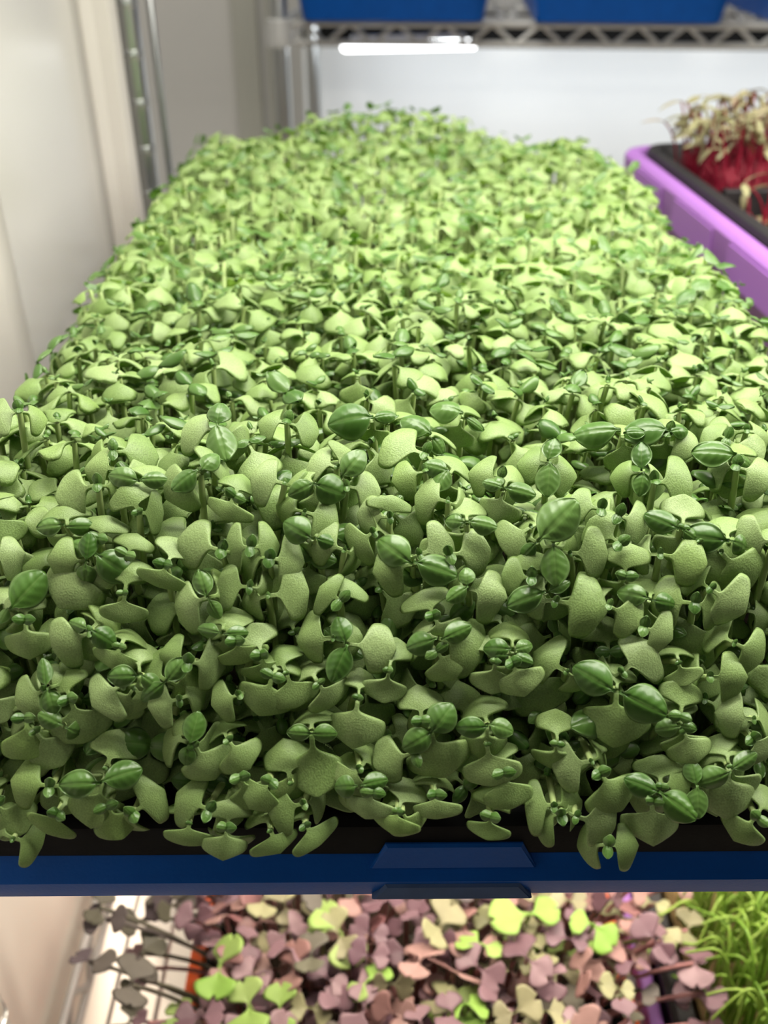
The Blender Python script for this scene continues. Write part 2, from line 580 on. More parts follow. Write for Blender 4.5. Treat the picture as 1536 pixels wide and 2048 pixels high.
# lilac tray with the red-stemmed seedlings, upper right
PRZ = math.radians(3.35)
PL, PW, PH = .545, .285, .0695
pc = np.array((.19, .78)) + PW / 2 * np.array((math.cos(PRZ), math.sin(PRZ))) - PL / 2 * np.array((-math.sin(PRZ), math.cos(PRZ)))
LIL_P = [(.034, 0), (.026, .002), (.013, PH - .030), (.0105, PH - .027), (.002, PH - .0265), (.0012, PH - .024), (0, PH - .004), (.002, PH - .0012), (.0055, PH), (.0100, PH - .001), (.012, PH - .004),
         (.020, .010), (.036, .0045), (.040, .004)]
lilac = tray('growing_tray', 'lilac deep tray beside the basil, holding the red-stemmed seedlings', 'tray', (pc[0], pc[1], SHELF_Z + .0028), PRZ, PL, PW, LIL_P, 'purple',
             ribs=5, rib_z=(PH - .025, PH - .006))


def sectioned_tray(label, loc, rz, L, W, H, depth, ndiv, mat):
    root = empty('sectioned_tray', loc, rz)
    tag(root, label, 'tray')
    b = MB()
    pr = [(.026, H - depth), (.010, H - .012), (.0016, H - .008), (0, H - .006), (.0008, H - .0012), (.0022, H), (.0070, H), (.0090, H - .0015), (.0200, H - depth + .004), (.024, H - depth + .0035)]
    b.loops([[(x, y, z) for x, y in rrect(W / 2 - i, L / 2 - i, max(.004, .02 - i * .5))] for i, z in pr])
    b.build('body', M[mat], root, angle=35)
    for j in range(1, ndiv):
        y = -L / 2 + L * j / ndiv
        d = MB()
        z1, z0 = H - .003, H - depth + .002
        ring = lambda s: [(s * (W / 2 - .018), y + q, z) for q, z in ((-.006, z0), (-.0042, z1 - .001), (-.003, z1), (.003, z1), (.0042, z1 - .001), (.006, z0))]
        d.loops([ring(-1), ring(1)])
        d.build('divider', M['grey_black'], root)
    return root


INS_Z = SHELF_Z + .0028
PCL, PCW = PL - .026, PW - .026
sect = sectioned_tray('black sectioned tray with divider bars, nested in the lilac tray', (pc[0], pc[1], INS_Z), PRZ, PCL, PCW, PH + .0035, .030, 4, 'grey_black')
cs = PH + .0035 - .022
for j in range(4):
    b = MB()
    y0, y1 = -PCL / 2 + PCL * j / 4 + (.024 if j == 0 else .0068), -PCL / 2 + PCL * (j + 1) / 4 - (.024 if j == 3 else .0068)
    b.box((0, (y0 + y1) / 2, cs - .0016), (PCW - .046, y1 - y0, .0052))
    if True:
        o = b.build('growing_medium', M['soil']); o.location = (pc[0], pc[1], INS_Z); o.rotation_euler = (0, 0, PRZ)
        tag(o, ['brown potting mix in the nearest section of the sectioned tray', 'brown potting mix in the second section of the sectioned tray', 'brown potting mix strewn with orange husks, nearer section of the sectioned tray',
                'brown potting mix under the dense red stems, farthest section of the sectioned tray'][j], 'soil', kind='stuff')

# lower shelf: orange tray with radish, lilac tray with fine shoots
LBZ = LOW_Z + .0030
SH_P = [(.016, 0), (.008, .0008), (.004, .006), (.0005, .034), (0, .046), (.0012, .0495), (.004, .0505), (.0075, .0495), (.009, .046), (.016, .006), (.020, .0045)]
orange = tray('growing_tray', 'orange tray under the purple radish seedlings on the lower shelf', 'tray', (.015, .44, LBZ), 0, .545, .236, SH_P, 'orange')
oblk = tray('growing_tray', 'black tray of purple radish seedlings, nested in the orange tray', 'tray', (.015, .44, LBZ + .006), 0, .525, .217,
            [(.020, 0), (.012, .001), (.004, .040), (.0015, .0455), (.0012, .0495), (.004, .0515), (.009, .0505), (.011, .046), (.014, .035), (.018, .034)], 'black')
b = MB(); b.loops([[(x, y, z) for x, y in rrect(.1085 - i, .2625 - i, .012)] for i, z in ((.018, .0348), (.0155, .036), (.0155, .0405), (.018, .0415))])
o = b.build('growing_medium', M['soil']); o.location = (.015, .44, LBZ + .006)
tag(o, 'dark potting mix under the radish seedlings on the lower shelf', 'soil', kind='stuff')

lil2 = tray('growing_tray', 'lilac tray on the lower shelf, beside the orange tray', 'tray', (.2705, .44, LBZ), 0, .545, .268, SH_P, 'purple')
gblk = tray('growing_tray', 'black tray of fine green shoots, nested in the lower lilac tray', 'tray', (.2705, .44, LBZ + .006), 0, .527, .250,
            [(.020, 0), (.012, .001), (.004, .040), (.0015, .0455), (.0012, .0515), (.004, .0540), (.012, .0535), (.014, .050), (.016, .035), (.020, .034)], 'grey_black')
b = MB(); b.loops([[(x, y, z) for x, y in rrect(.125 - i, .2635 - i, .012)] for i, z in ((.020, .0348), (.0175, .036), (.0165, .050), (.020, .053))])
o = b.build('growing_medium', M['coir']); o.location = (.2705, .44, LBZ + .006)
tag(o, 'brown coir mat under the fine green shoots', 'soil', kind='stuff')

# trays on the far shelf
FAR_P = [(.020, 0), (.012, .001), (.004, .044), (.001, .046), (0, .058), (.003, .061), (.010, .061), (.012, .057), (.020, .006), (.024, .004)]
for j in range(4):
    x = .024 + .1375 + .321 * j
    p = far_pt(x, .165, FAR_Z + .0048)
    tray('growing_tray', ['blue tray on the far shelf, nearest to the rack post', 'blue tray on the far shelf, second from the rack post',
                          'blue tray on the far shelf, third from the rack post', 'blue tray on the far shelf, fourth from the rack post'][j],
         'tray', p, FRZ, .40, .275, FAR_P, 'blue', group='blue trays on the far shelf')

PLANTS = [((440,883),[(367,866)],[(447,829),(459,949)]), ((288,1034),[(257,973),(333,1034)],[]), ((291,976),[],[(230,962),(344,973)]), ((408,959),[(333,1006)],[(357,996)]),
  ((471,1000),[(450,1046)],[]), ((183,1128),[(105,1125),(125,1220)],[(190,1074)]), ((200,1115),[(230,1183)],[(273,1161)]), ((339,1133),[(322,1178)],[]),
  ((501,1176),[(436,1169)],[]), ((30,1221),[],[(95,1150),(14,1250)]), ((447,1105),[(358,1081)],[]), ((210,1086),[(223,1037)],[]), ((264,1117),[(281,1071)],[]),
  ((503,1098),[(450,1098)],[]), ((244,952),[(173,947)],[]), ((206,983),[(117,1003)],[]), ((144,1061),[],[(88,1067),(198,1061)]), ((257,1189),[(251,1249)],[]),
  ((-7,1030),[(20,1098)],[]), ((-10,1120),[(54,1111)],[]), ((234,924),[(320,918)],[]), ((44,844),[(-10,847)],[]), ((420,1196),[],[(403,1142)]),
  ((847,932),[(767,888)],[]), ((847,962),[(782,976)],[]), ((896,1017),[(829,1000)],[]), ((898,966),[],[(850,952),(871,1006)]), ((1001,976),[(935,959)],[]),
  ((622,976),[],[(576,1000),(690,1000)]), ((690,986),[(759,991)],[]), ((778,1044),[(713,1037),(783,1006)],[]), ((627,1081),[],[(566,1047)]),
  ((608,1030),[(676,1051)],[]), ((825,1133),[(748,1149)],[(760,1086),(908,1159)]), ((839,1115),[(905,1088)],[]), ((899,1115),[(981,1105)],[]),
  ((539,1120),[(610,1128)],[]), ((688,1105),[(623,1081)],[]), ((745,1071),[(698,1103)],[]), ((537,1193),[(617,1183)],[]), ((681,1203),[(640,1176),(701,1171)],[]),
  ((935,1179),[(1011,1196)],[(894,1206),(932,1139)]), ((867,1233),[(845,1179)],[]), ((933,1057),[],[(989,1067)]), ((740,861),[],[(649,871)]),
  ((669,949),[(617,925),(703,915)],[]), ((679,969),[],[(723,917)]), ((573,868),[(514,858)],[]), ((923,854),[],[(855,839)]), ((569,976),[(500,959)],[]),
  ((855,898),[],[(795,861)]), ((1096,948),[(1033,943)],[(1091,1014),(1110,901)]), ((1007,995),[],[(1066,1009)]), ((1070,1090),[],[(1144,1013)]),
  ((1194,1030),[(1132,1009)],[]), ((1230,1093),[(1174,1044)],[]), ((1103,1097),[],[(1108,1177)]), ((1133,1111),[(1210,1111)],[]), ((1241,1156),[(1251,1090)],[]),
  ((1276,963),[],[(1269,1010),(1276,905)]), ((1300,981),[(1379,974)],[]), ((1356,1065),[(1363,995)],[]), ((1311,1114),[(1405,1131)],[]),
  ((1450,1090),[],[(1359,1079)]), ((1391,1090),[(1457,1166)],[]), ((1434,1111),[(1499,1179)],[]), ((1412,1180),[(1483,1229)],[]), ((1380,1208),[(1291,1198)],[]),
  ((1087,1187),[],[(1012,1215)]), ((1105,1203),[(1211,1222)],[]), ((1209,1212),[(1276,1247)],[]), ((1291,1201),[],[(1230,1187)]), ((1060,1159),[(1002,1152),(1059,1104)],[]),
  ((1059,1062),[(1000,1097)],[]), ((1229,1041),[(1291,1065)],[]), ((1351,1069),[],[(1285,1041)]), ((1544,1090),[(1464,1090)],[]), ((1448,898),[(1523,940)],[]),
  ((1464,940),[],[(1379,929)]), ((1241,891),[],[(1150,898)]), ((1328,887),[],[(1241,887)]), ((1488,880),[(1408,889)],[]), ((1331,884),[(1391,915)],[]),
  ((1469,954),[(1544,978)],[]), ((61,1242),[(64,1321)],[]), ((190,1265),[(113,1298)],[]), ((190,1260),[],[(241,1292)]), ((249,1291),[(234,1331)],[]),
  ((286,1347),[],[(224,1350),(323,1372)]), ((339,1358),[],[(376,1313)]), ((251,1365),[(190,1408)],[]), ((275,1372),[(234,1433),(295,1402)],[]),
  ((364,1394),[(301,1409)],[]), ((383,1480),[],[(401,1419)]), ((100,1377),[(38,1406)],[]), ((105,1372),[],[(118,1426)]), ((135,1445),[],[(87,1423)]),
  ((149,1392),[(176,1485)],[]), ((220,1528),[(244,1453)],[]), ((213,1558),[(190,1650)],[(130,1562),(290,1533)]), ((393,1484),[(433,1555)],[]),
  ((460,1474),[(501,1531)],[]), ((61,1430),[(69,1513)],[]), ((81,1457),[(134,1526)],[]), ((110,1565),[(30,1555)],[]), ((0,1599),[(61,1656)],[]),
  ((274,1617),[(333,1575)],[]), ((421,1612),[(357,1579)],[]), ((460,1643),[(464,1592)],[]), ((383,1636),[(376,1685)],[]), ((457,1645),[(450,1712)],[]),
  ((223,1602),[(251,1672)],[]), ((125,1616),[(108,1646)],[]), ((484,1546),[(515,1611)],[]), ((37,1668),[(93,1684)],[]), ((-10,1382),[(20,1441)],[]),
  ((450,1265),[],[(497,1264)]), ((474,1280),[(487,1329)],[]), ((383,1321),[(452,1333)],[]), ((482,1386),[(425,1406)],[]), ((696,1289),[(789,1296)],[(676,1237),(666,1359)]),
  ((667,1276),[(592,1284)],[]), ((876,1277),[(966,1313)],[(818,1296),(935,1252)]), ((778,1338),[(767,1405)],[]), ((842,1436),[(835,1365)],[]),
  ((860,1457),[(889,1551)],[(904,1401),(806,1492)]), ((574,1344),[(595,1412)],[]), ((637,1365),[(671,1411)],[]), ((625,1458),[(635,1607)],[(674,1460),(576,1457)]),
  ((583,1558),[(568,1474)],[]), ((717,1392),[(703,1493)],[]), ((547,1350),[(519,1430)],[]), ((717,1562),[],[(771,1551)]), ((744,1575),[(730,1631)],[]),
  ((971,1482),[(981,1567)],[]), ((972,1446),[],[(911,1450),(1021,1460)]), ((827,1501),[(746,1524)],[]), ((612,1641),[(642,1682)],[]),
  ((544,1651),[(556,1681)],[]), ((979,1624),[(971,1669)],[]), ((795,1612),[(783,1659)],[]), ((803,1616),[(833,1660)],[]), ((867,1579),[(869,1631)],[]),
  ((1021,1298),[],[(966,1296)]), ((987,1321),[(981,1387)],[]), ((544,1553),[(503,1611),(573,1590)],[]), ((610,1599),[(539,1619)],[]),
  ((720,1529),[(684,1573)],[]), ((872,1301),[(910,1359)],[]), ((525,1308),[(507,1245)],[]), ((1021,1322),[(1045,1391)],[]), ((1017,1310),[],[(977,1305),(1058,1324)]),
  ((1126,1341),[(1062,1303)],[]), ((1226,1378),[(1220,1493)],[(1147,1332),(1316,1423)]), ((1237,1341),[(1302,1287)],[]), ((1279,1254),[(1337,1278)],[]),
  ((1349,1323),[(1365,1367)],[]), ((1352,1427),[(1363,1358)],[]), ((1410,1352),[(1489,1355)],[]), ((1497,1435),[(1427,1425)],[]), ((1359,1455),[(1384,1523)],[]),
  ((1314,1564),[(1311,1507),(1373,1561)],[]), ((1176,1516),[(1103,1533)],[]), ((1192,1537),[(1241,1612)],[]), ((1304,1577),[],[(1241,1552),(1377,1629)]),
  ((1297,1592),[(1301,1686)],[]), ((1450,1531),[],[(1387,1556)]), ((1382,1564),[],[(1384,1627)]), ((1447,1526),[(1450,1636)],[]), ((1146,1624),[(1225,1652)],[]),
  ((1103,1603),[(1048,1603)],[]), ((1117,1619),[(1057,1633)],[]), ((1209,1680),[(1271,1682)],[]), ((1502,1624),[(1461,1676)],[]), ((1108,1481),[(1108,1414)],[]),
  ((1460,1285),[(1523,1319)],[]), ((1352,1447),[],[(1303,1455),(1385,1454)]), ((1495,1469),[(1532,1510)],[]), ((1000,1537),[(1017,1612)],[]),
  ]

# ------------------------------------------------------------------ leaf shapes
def leaf_grid(xs, width, sweep, zf, nt, th, asym=(1, 1), closed=True):
    """closed lens-edged leaf: x along the leaf, y across, z up.  width(x) half width, sweep(x,t) x-shift, zf(x,y,u,t) height"""
    ts = np.sin(np.linspace(-1, 1, nt) * math.pi / 2) * .35 + np.linspace(-1, 1, nt) * .65
    L = xs[-1]
    ns = len(xs)
    V, UV = [], []
    for x in xs:
        for t in ts:
            w = width(x) * (asym[1] if t > 0 else asym[0])
            X, Y = x + sweep(x, t), w * t
            V.append((X, Y, zf(X, Y, x / L, t)))
            UV.append((x / L, t, 0))
    V, UV = np.array(V), np.array(UV)
    idx = np.arange(ns * nt).reshape(ns, nt)
    Q = np.stack([idx[:-1, :-1], idx[1:, :-1], idx[1:, 1:], idx[:-1, 1:]], -1).reshape(-1, 4)
    if not closed:
        return V, Q, UV
    inner = np.zeros((ns, nt), bool); inner[1:-1, 1:-1] = True
    e = np.where(inner.ravel(), 1.0, 0.0)
    Vt = V.copy(); Vt[:, 2] += e * th * .5
    Vb = V.copy()[inner.ravel()]; Vb[:, 2] -= th * .5
    m = idx.ravel().copy()
    m[inner.ravel()] = ns * nt + np.arange(inner.sum())
    return np.concatenate([Vt, Vb]), np.concatenate([Q, m[Q][:, ::-1]]), np.concatenate([UV, UV[inner.ravel()]])


def smooth01(x):
    x = min(1, max(0, x)); return x * x * (3 - 2 * x)


def seed_leaf(r, hi=2, closed=True):
    """basil seed leaf: short petiole, concave shoulders, broad rounded blade (metres)"""
    L = .0107 * r.uniform(.95, 1.05)
    W = .0070 * r.uniform(.92, 1.06)
    xp, xc = .0022, L * r.uniform(.52, .58)
    xm, ne = L * r.uniform(.60, .68), r.uniform(2.3, 3.0)
    k, k2 = r.uniform(.0006, .0022), r.uniform(-.0006, .0006)
    a1, a2 = r.uniform(.85, 1.1, 2)
    dome, dr = r.uniform(.0014, .0034), r.uniform(.0010, .0040)
    f1, f2, ph = r.uniform(250, 500), r.uniform(250, 500), r.uniform(0, 6)
    ear = r.uniform(-.0004, .0012)

    def width(x):
        if x < xc:
            g = smooth01((x - xp) / (xc - xp)) ** 1.25
            return .00055 + (W * .97 - .00055) * g
        if x < xm:
            return W * (.97 + .03 * smooth01((x - xc) / (xm - xc)))
        return max(.0007, W * max(0, 1 - ((x - xm) / (L - xm)) ** ne) ** (1 / 2.15))

    def sweep(x, t):
        g = smooth01((x - xp) / (xc - xp))
        return -k * t * t * g + k2 * abs(t) * g

    def zf(x, y, u, t):
        return -dome * (y / W) ** 2 - dr * (u ** 2) + .00055 * math.sin(f1 * x + ph) * math.cos(f2 * y) - ear * max(0, abs(t) - .6) ** 2 * 4 * (1 - u)

    n1 = {2: (3, 8, 11), 1: (1, 4, 6), 0: (1, 3, 4)}[hi]
    xs = np.concatenate([np.linspace(0, xp, n1[0], endpoint=False), np.linspace(xp, xc, n1[1], endpoint=False),
                         xc + (L - xc) * np.sin(np.linspace(0, 1, n1[2]) * math.pi / 2)])
    return leaf_grid(xs, width, sweep, zf, {2: 15, 1: 9, 0: 6}[hi], .0008, (a1, a2), closed)


def true_leaf(r, hi=2, closed=True):
    """basil true leaf: ovate, arched across the midrib, grooved veins, flared margin"""
    L = .0098 * r.uniform(.95, 1.05)
    W = .0033 * r.uniform(.9, 1.12)
    c, arch, fl = r.uniform(.0018, .0027), r.uniform(.0008, .0022), r.uniform(.0002, .0009)
    pk = r.uniform(.80, .98)

    def width(x):
        u = min(.999, max(.0, (x - .0010) / (L - .0010)))
        return max(.00035, W * (math.sin(math.pi * u ** pk)) ** .62)

    def zf(x, y, u, t):
        v = abs(t)
        z = c * (1 - (y / W) ** 2) - arch * (2 * u - .75) ** 2 + fl * max(0, v - .75) ** 2 * 16
        if hi == 2:
            z -= .00042 * math.exp(-(t / .10) ** 2) * (1 - u) ** .3
            for ui in (.14, .32, .52, .70):
                d = u - ui - .30 * v + .12 * v * v
                z -= .00017 * math.exp(-(d / .028) ** 2) * smooth01(v / .12) * (1 - smooth01((v - .7) / .25))
        return z

    n = {2: 26, 1: 8, 0: 5}[hi]
    xs = L * (1 - np.cos(np.linspace(0, 1, n) * math.pi)) / 2 * .45 + L * np.linspace(0, 1, n) * .55
    return leaf_grid(xs, width, lambda x, t: 0, zf, {2: 19, 1: 7, 0: 5}[hi], .0006, (1, 1), closed)


def protos(fn, n, seed, *a):
    r = np.random.default_rng(seed)
    return [fn(r, *a) for _ in range(n)]


P_COT = {k: protos(seed_leaf, 7, 5, *k) for k in ((2, True), (1, True), (0, False))}
P_TRUE = {k: protos(true_leaf, 5, 6, *k) for k in ((2, True), (1, True), (0, False))}
ME_COT = [mesh_np('seed_leaf', V, Q, luv=U, mats=[M['seed_leaf']]) for V, Q, U in P_COT[(2, True)]]
ME_TRUE = [mesh_np('true_leaf', V, Q, luv=U, mats=[M['true_leaf']]) for V, Q, U in P_TRUE[(2, True)]]


def frame(d, n):
    """matrix whose x is d and whose z is as close to n as it can be"""
    d = unit(d)
    n = unit(np.asarray(n) - d * np.dot(n, d))
    return np.stack([d, np.cross(n, d), n], 1)


def tube_np(pts, rs, n=6):
    b = MB(); b.tube(pts, rs, n)
    V = np.array(b.v)
    Q = [q for q in b.f if len(q) == 4]
    return V, np.array(Q)


def curve(p0, p1, p2, n=6):
    return [np.asarray(p0) * (1 - t) ** 2 + 2 * np.asarray(p1) * t * (1 - t) + np.asarray(p2) * t * t for t in np.linspace(0, 1, n)]


# ------------------------------------------------------------------ the basil mat: its upper surface
X0, X1, Y0, Y1 = -.139, .170, .1525, .722
TOP = CZ - .1300


def canopy(x, y):
    def roll(t): return 1 - math.sin(min(1, max(0, t)) * math.pi / 2)
    drop = max(.072 * roll((y - Y0) / .072), .060 * roll((x - X0) / .032), .060 * roll((X1 - x) / .032), .055 * roll((Y1 - y) / .045))
    w = .0028 * math.sin(31 * x + 1.3 + 9 * y) * math.cos(27 * y + .6) + .0022 * math.sin(73 * x - 40 * y) + .0018 * math.sin(95 * y + 20 * x)
    w += .0115 * math.exp(-((x - .005) / .055) ** 2 - ((y - .695) / .05) ** 2) - .004 * smooth01((x - .05) / .08) * smooth01((y - .5) / .15)
    return TOP - drop + w * (1 if y > .21 else max(0, (y - .16) / .05))


def canopy_n(x, y):
    e = .002
    dx = (canopy(x + e, y) - canopy(x - e, y)) / (2 * e)
    dy = (canopy(x, y + e) - canopy(x, y - e)) / (2 * e)
    return unit((-dx, -dy, 1))


def hit_canopy(px, py, lift=.0):
    d = ray(px, py)
    lo, hi = .12, 1.2
    t = lo
    while t < hi:
        p = CP + d * t
        if p[1] > Y0 and p[2] < canopy(min(X1, max(X0, p[0])), p[1]) + lift: break
        if p[1] > Y0 - .004 and p[2] < CZ - .200: break
        t += .0008
    return CP + d * t


UP = np.array((0, 0, 1.0))


def rand_unit():
    return unit(rng.normal(size=3))


class Plant:
    """node: where the leaves meet; leaves: (kind, dir, normal, length scale, width scale)"""
    def __init__(s, node, n, root=None):
        s.node, s.n, s.leaves, s.root = np.asarray(node), n, [], root


def root_for(node, soil):
    x, y = node[0] + rng.normal(0, .004), node[1] + rng.normal(0, .004)
    if node[1] < .20: y = max(y, .169) + (.20 - max(node[1], .15)) * rng.uniform(.2, .7)
    x = min(BX + BW / 2 - .020, max(BX - BW / 2 + .020, x))
    y = min(BY + BL / 2 - .02, max(.1755, y))
    return np.array((x, y, soil))


def random_plant(p, n, s=1.0, big=None):
    """a seedling whose two seed leaves lie across n, true leaves between them"""
    pl = Plant(p, n)
    steep = 1 - n[2]
    n = unit(n * .75 + UP * .35 + rand_unit() * .30)
    a = rng.uniform(0, 2 * math.pi)
    t = unit(np.cross(n, (math.cos(a), math.sin(a), .01)))
    w = np.cross(n, t)
    sc = s * rng.uniform(.82, 1.12)
    for sg in (1, -1):
        dr = rng.uniform(-.15, .55)
        d = unit(t * sg * math.cos(dr) - n * math.sin(dr))
        pl.leaves.append(('c', d, unit(n + rand_unit() * .18), sc * rng.uniform(.9, 1.08), sc * rng.uniform(.9, 1.12)))
    ts = rng.choice([.28, .52, .82, 1.05], p=[.54, .25, .14, .07]) * s if big is None else big
    for sg in (1, -1):
        el = rng.uniform(.05, .7) + (.4 if ts < .5 else 0)
        d = unit(w * sg * math.cos(el) + n * math.sin(el))
        pl.leaves.append(('t', d, unit(n - w * sg * .3), ts * rng.uniform(.9, 1.1), ts * rng.uniform(.9, 1.1)))
    return pl


plants = []
# seedlings whose leaves can be read one by one in the photograph: node, tips of seed leaves, tips of true leaves
for nd, cs_, ts_ in PLANTS:
    P = hit_canopy(*nd, lift=.0030)
    n = canopy_n(min(X1, max(X0, P[0])), max(P[1], Y0 + .004))
    if nd[1] > 1600: n = unit(n + np.array((0, -.5, .3)))
    view = unit(CP - P)
    pl = Plant(P + n * .0030, n)
    nl = unit(n * .55 + view * .75)
    dirs = {'c': [], 't': []}
    for kind, tips in (('c', cs_), ('t', ts_)):
        for tip in tips:
            m = unit(nl + rand_unit() * .16)
            d = ray(*tip)
            q = CP + d * (np.dot(P - CP, m) / np.dot(d, m))
            v = q - P
            Lw = np.linalg.norm(v)
            if kind == 'c':
                sl = min(1.45, max(.55, Lw / .0108)); sw = min(1.22, max(.92, .45 + .62 * sl)) * rng.uniform(.95, 1.08)
            else:
                sl = min(1.7, max(.4, Lw / .0096)); sw = min(1.35, sl) * rng.uniform(1.0, 1.2)
            pl.leaves.append((kind, unit(v), unit(m + rand_unit() * .1), sl, sw))
            dirs[kind].append(unit(v))
    side = unit(np.cross(nl, dirs['c'][0] if dirs['c'] else dirs['t'][0]))
    if len(dirs['c']) == 1:
        d = unit(-dirs['c'][0] - nl * rng.uniform(.3, .9) + rand_unit() * .2)
        pl.leaves.append(('c', d, unit(nl + rand_unit() * .2), rng.uniform(.7, .9), rng.uniform(.75, .95)))
    elif not dirs['c']:
        for sg in (1, -1):
            d = unit(side * sg - nl * rng.uniform(.45, .8) + rand_unit() * .2)
            pl.leaves.append(('c', d, unit(nl + rand_unit() * .2), rng.uniform(.8, 1), rng.uniform(.85, 1.0)))
    if not dirs['t']:
        ts = rng.choice([.16, .25, .40])
        for sg in (1, -1):
            d = unit(side * sg * .8 + nl * rng.uniform(.35, .9) + rand_unit() * .15)
            pl.leaves.append(('t', d, unit(nl - side * sg * .3), ts, ts * 1.05))
    elif len(dirs['t']) == 1:
        d = unit(-dirs['t'][0] - nl * rng.uniform(.1, .6) + rand_unit() * .25)
        pl.leaves.append(('t', d, nl, rng.uniform(.55, .8), rng.uniform(.55, .8)))
    pl.front = True
    plants.append(pl)
N_READ = len(plants)

# the rest of the mat, thrown at random and kept apart
cell, grid = .012, {}


def near_any(p, r, keep):
    k = tuple(int(math.floor(c / cell)) for c in p)
    for i in (-1, 0, 1):
        for j in (-1, 0, 1):
            for l in (-1, 0, 1):
                for q, rq in grid.get((k[0] + i, k[1] + j, k[2] + l), ()):
                    if np.dot(p - q, p - q) < (min(r, rq) if keep else r) ** 2: return True
    return False


def put(p, r):
    grid.setdefault(tuple(int(math.floor(c / cell)) for c in p), []).append((np.asarray(p), r))


for pl in plants:
    put(pl.node, .0085)
for _ in range(26000):
    x, y = rng.uniform(X0 + .003, X1 - .003), Y0 + .001 + (Y1 - Y0 - .004) * rng.uniform(0, 1) ** 1.25
    n = canopy_n(x, y)
    if rng.uniform() * 2.2 > 1 / max(n[2], .2): continue
    p = np.array((x, y, canopy(x, y))) + n * rng.uniform(-.004, .0012)
    ppx, ppy, _ = project(p)
    if ppy > 900 and -20 < ppx < 1556: p = p - n * (.0035 + .003 * rng.uniform())
    if ppy > 1585: continue
    r = .0098 if y < .5 else .0102
    if near_any(p, r, True): continue
    put(p, r)
    pl = random_plant(p, n)
    pl.front = False
    plants.append(pl)
# a lower storey that closes the gaps near the camera
lower = []
grid.clear()
for _ in range(14000):
    x, y = rng.uniform(X0 + .004, X1 - .004), Y0 + .010 + (.42 - Y0) * rng.uniform(0, 1) ** 1.2
    n = canopy_n(x, max(y, Y0 + .012))
    p = np.array((x, y, canopy(x, max(y, Y0 + .012)))) - n * rng.uniform(.008, .017)
    if p[2] < SOIL_Z + .010 or project(p)[1] > 1590 or near_any(p, .0105, True): continue
    put(p, .0105)
    pl = random_plant(p, n, .9, big=rng.choice([.35, .5, .7]))
    lower.append(pl)

# the 300 that show largest: those nearest to the camera and inside the picture
def shows(pl):
    px, py, d = project(pl.node)
    return -25 < px < 1561 and py < 1780, d


order = sorted(range(len(plants)), key=lambda i: (i >= N_READ, np.linalg.norm(plants[i].node - CP)))
chosen = [i for i in order if shows(plants[i])[0]][:300]
picked = set(chosen)

used_labels = {}


def where(px, py):
    return '%d%% across and %d%% down the photo' % (round(min(100, max(0, px / 15.36))), round(min(100, max(0, py / 20.48))))


def basil_label(pl, px, py):
    big = max([l[3] for l in pl.leaves if l[0] == 't'] or [0])
    look = 'with large dark true leaves' if big > .8 else 'with small cupped true leaves' if big > .48 else 'with pale seed leaves'
    return 'basil seedling %s, %s' % (look, where(px, py))


def unique(label, px, py):
    base, k = label, 0
    while label in used_labels:
        k += 1
        label = base.replace('%d%% across' % round(px / 15.36), '%.1f%% across' % (px / 15.36 + .1 * (k - 1)))
        if k > 8: break
    used_labels[label] = 1
    return label


def mat4(R, t, s):
    m = Matrix.Identity(4)
    for i in range(3):
        for j in range(3): m[i][j] = float(R[i, j] * s[j])
        m[i][3] = float(t[i])
    return m


def stem_pts(root, node, n):
    ctrl = np.array((root[0] * .6 + node[0] * .4, root[1] * .6 + node[1] * .4, root[2] * .25 + node[2] * .75))
    if n is not None and node[1] < .2: ctrl = ctrl + np.array((0, .006, .004))
    return curve(root, ctrl, node - np.zeros(3), 9)


for i in chosen:
    pl = plants[i]
    root = root_for(pl.node, SOIL_Z - .0005)
    e = empty('basil_seedling', root)
    px, py, _ = project(pl.node + sum([l[1] * .005 for l in pl.leaves if l[0] == 'c'][:1], np.zeros(3)))
    tag(e, unique(basil_label(pl, px, py), px, py), 'seedling', 'basil seedlings nearest the front of the mat')
    V, Q = tube_np([p - root for p in stem_pts(root, pl.node, pl.n)], [.00095] * 7 + [.0009, .0008], 7)
    link('stem', mesh_np('stem', V, Q, mats=[M['stem']]), e)
    off = pl.node - root
    for kind, d, n, sl, sw in pl.leaves:
        R = frame(d, n)
        o = link('seed_leaf' if kind == 'c' else 'true_leaf', (ME_COT if kind == 'c' else ME_TRUE)[rng.integers(7 if kind == 'c' else 5)], e)
        lift = R[:, 2] * .0004 if kind == 'c' else unit(n) * .0012
        o.matrix_local = mat4(R, off + lift, (sl, sw, min(sl, sw)))

# everything further back, and the lower storey, as one mass
SV, SQ, SU, SM = [], [], [], []
base = 0


def emit(V, Q, U, m):
    global base
    SV.append(V); SQ.append(Q + base); SU.append(U if U is not None else np.zeros((len(V), 3))); SM.append(np.full(len(Q), m)); base += len(V)


for pl in [plants[i] for i in range(len(plants)) if i not in picked] + lower:
    dist = np.linalg.norm(pl.node - CP)
    key = (1, True) if dist < .40 else (0, False)
    for kind, d, n, sl, sw in pl.leaves:
        if kind == 't' and sl < .5 and dist > .5: continue
        V, Q, U = (P_COT if kind == 'c' else P_TRUE)[key][rng.integers(7 if kind == 'c' else 5)]
        R = frame(d, n)
        emit((V * np.array((sl, sw, min(sl, sw)))) @ R.T + pl.node + (0 if kind == 'c' else unit(n) * .0012), Q, U, 0 if kind == 'c' else 1)
    root = root_for(pl.node, SOIL_Z - .0005)
    V, Q = tube_np(stem_pts(root, pl.node, pl.n)[::2 if dist < .4 else 4], .0009, 5 if dist < .4 else 4)
    emit(V, Q, None, 2)
o = link('basil_foliage', mesh_np('basil_foliage', np.concatenate(SV), np.concatenate(SQ), luv=np.concatenate(SU), mats=[M['seed_leaf'], M['true_leaf'], M['stem']], midx=np.concatenate(SM)))
tag(o, 'dense green basil mat behind and beneath the front basil seedlings', 'basil', kind='stuff')


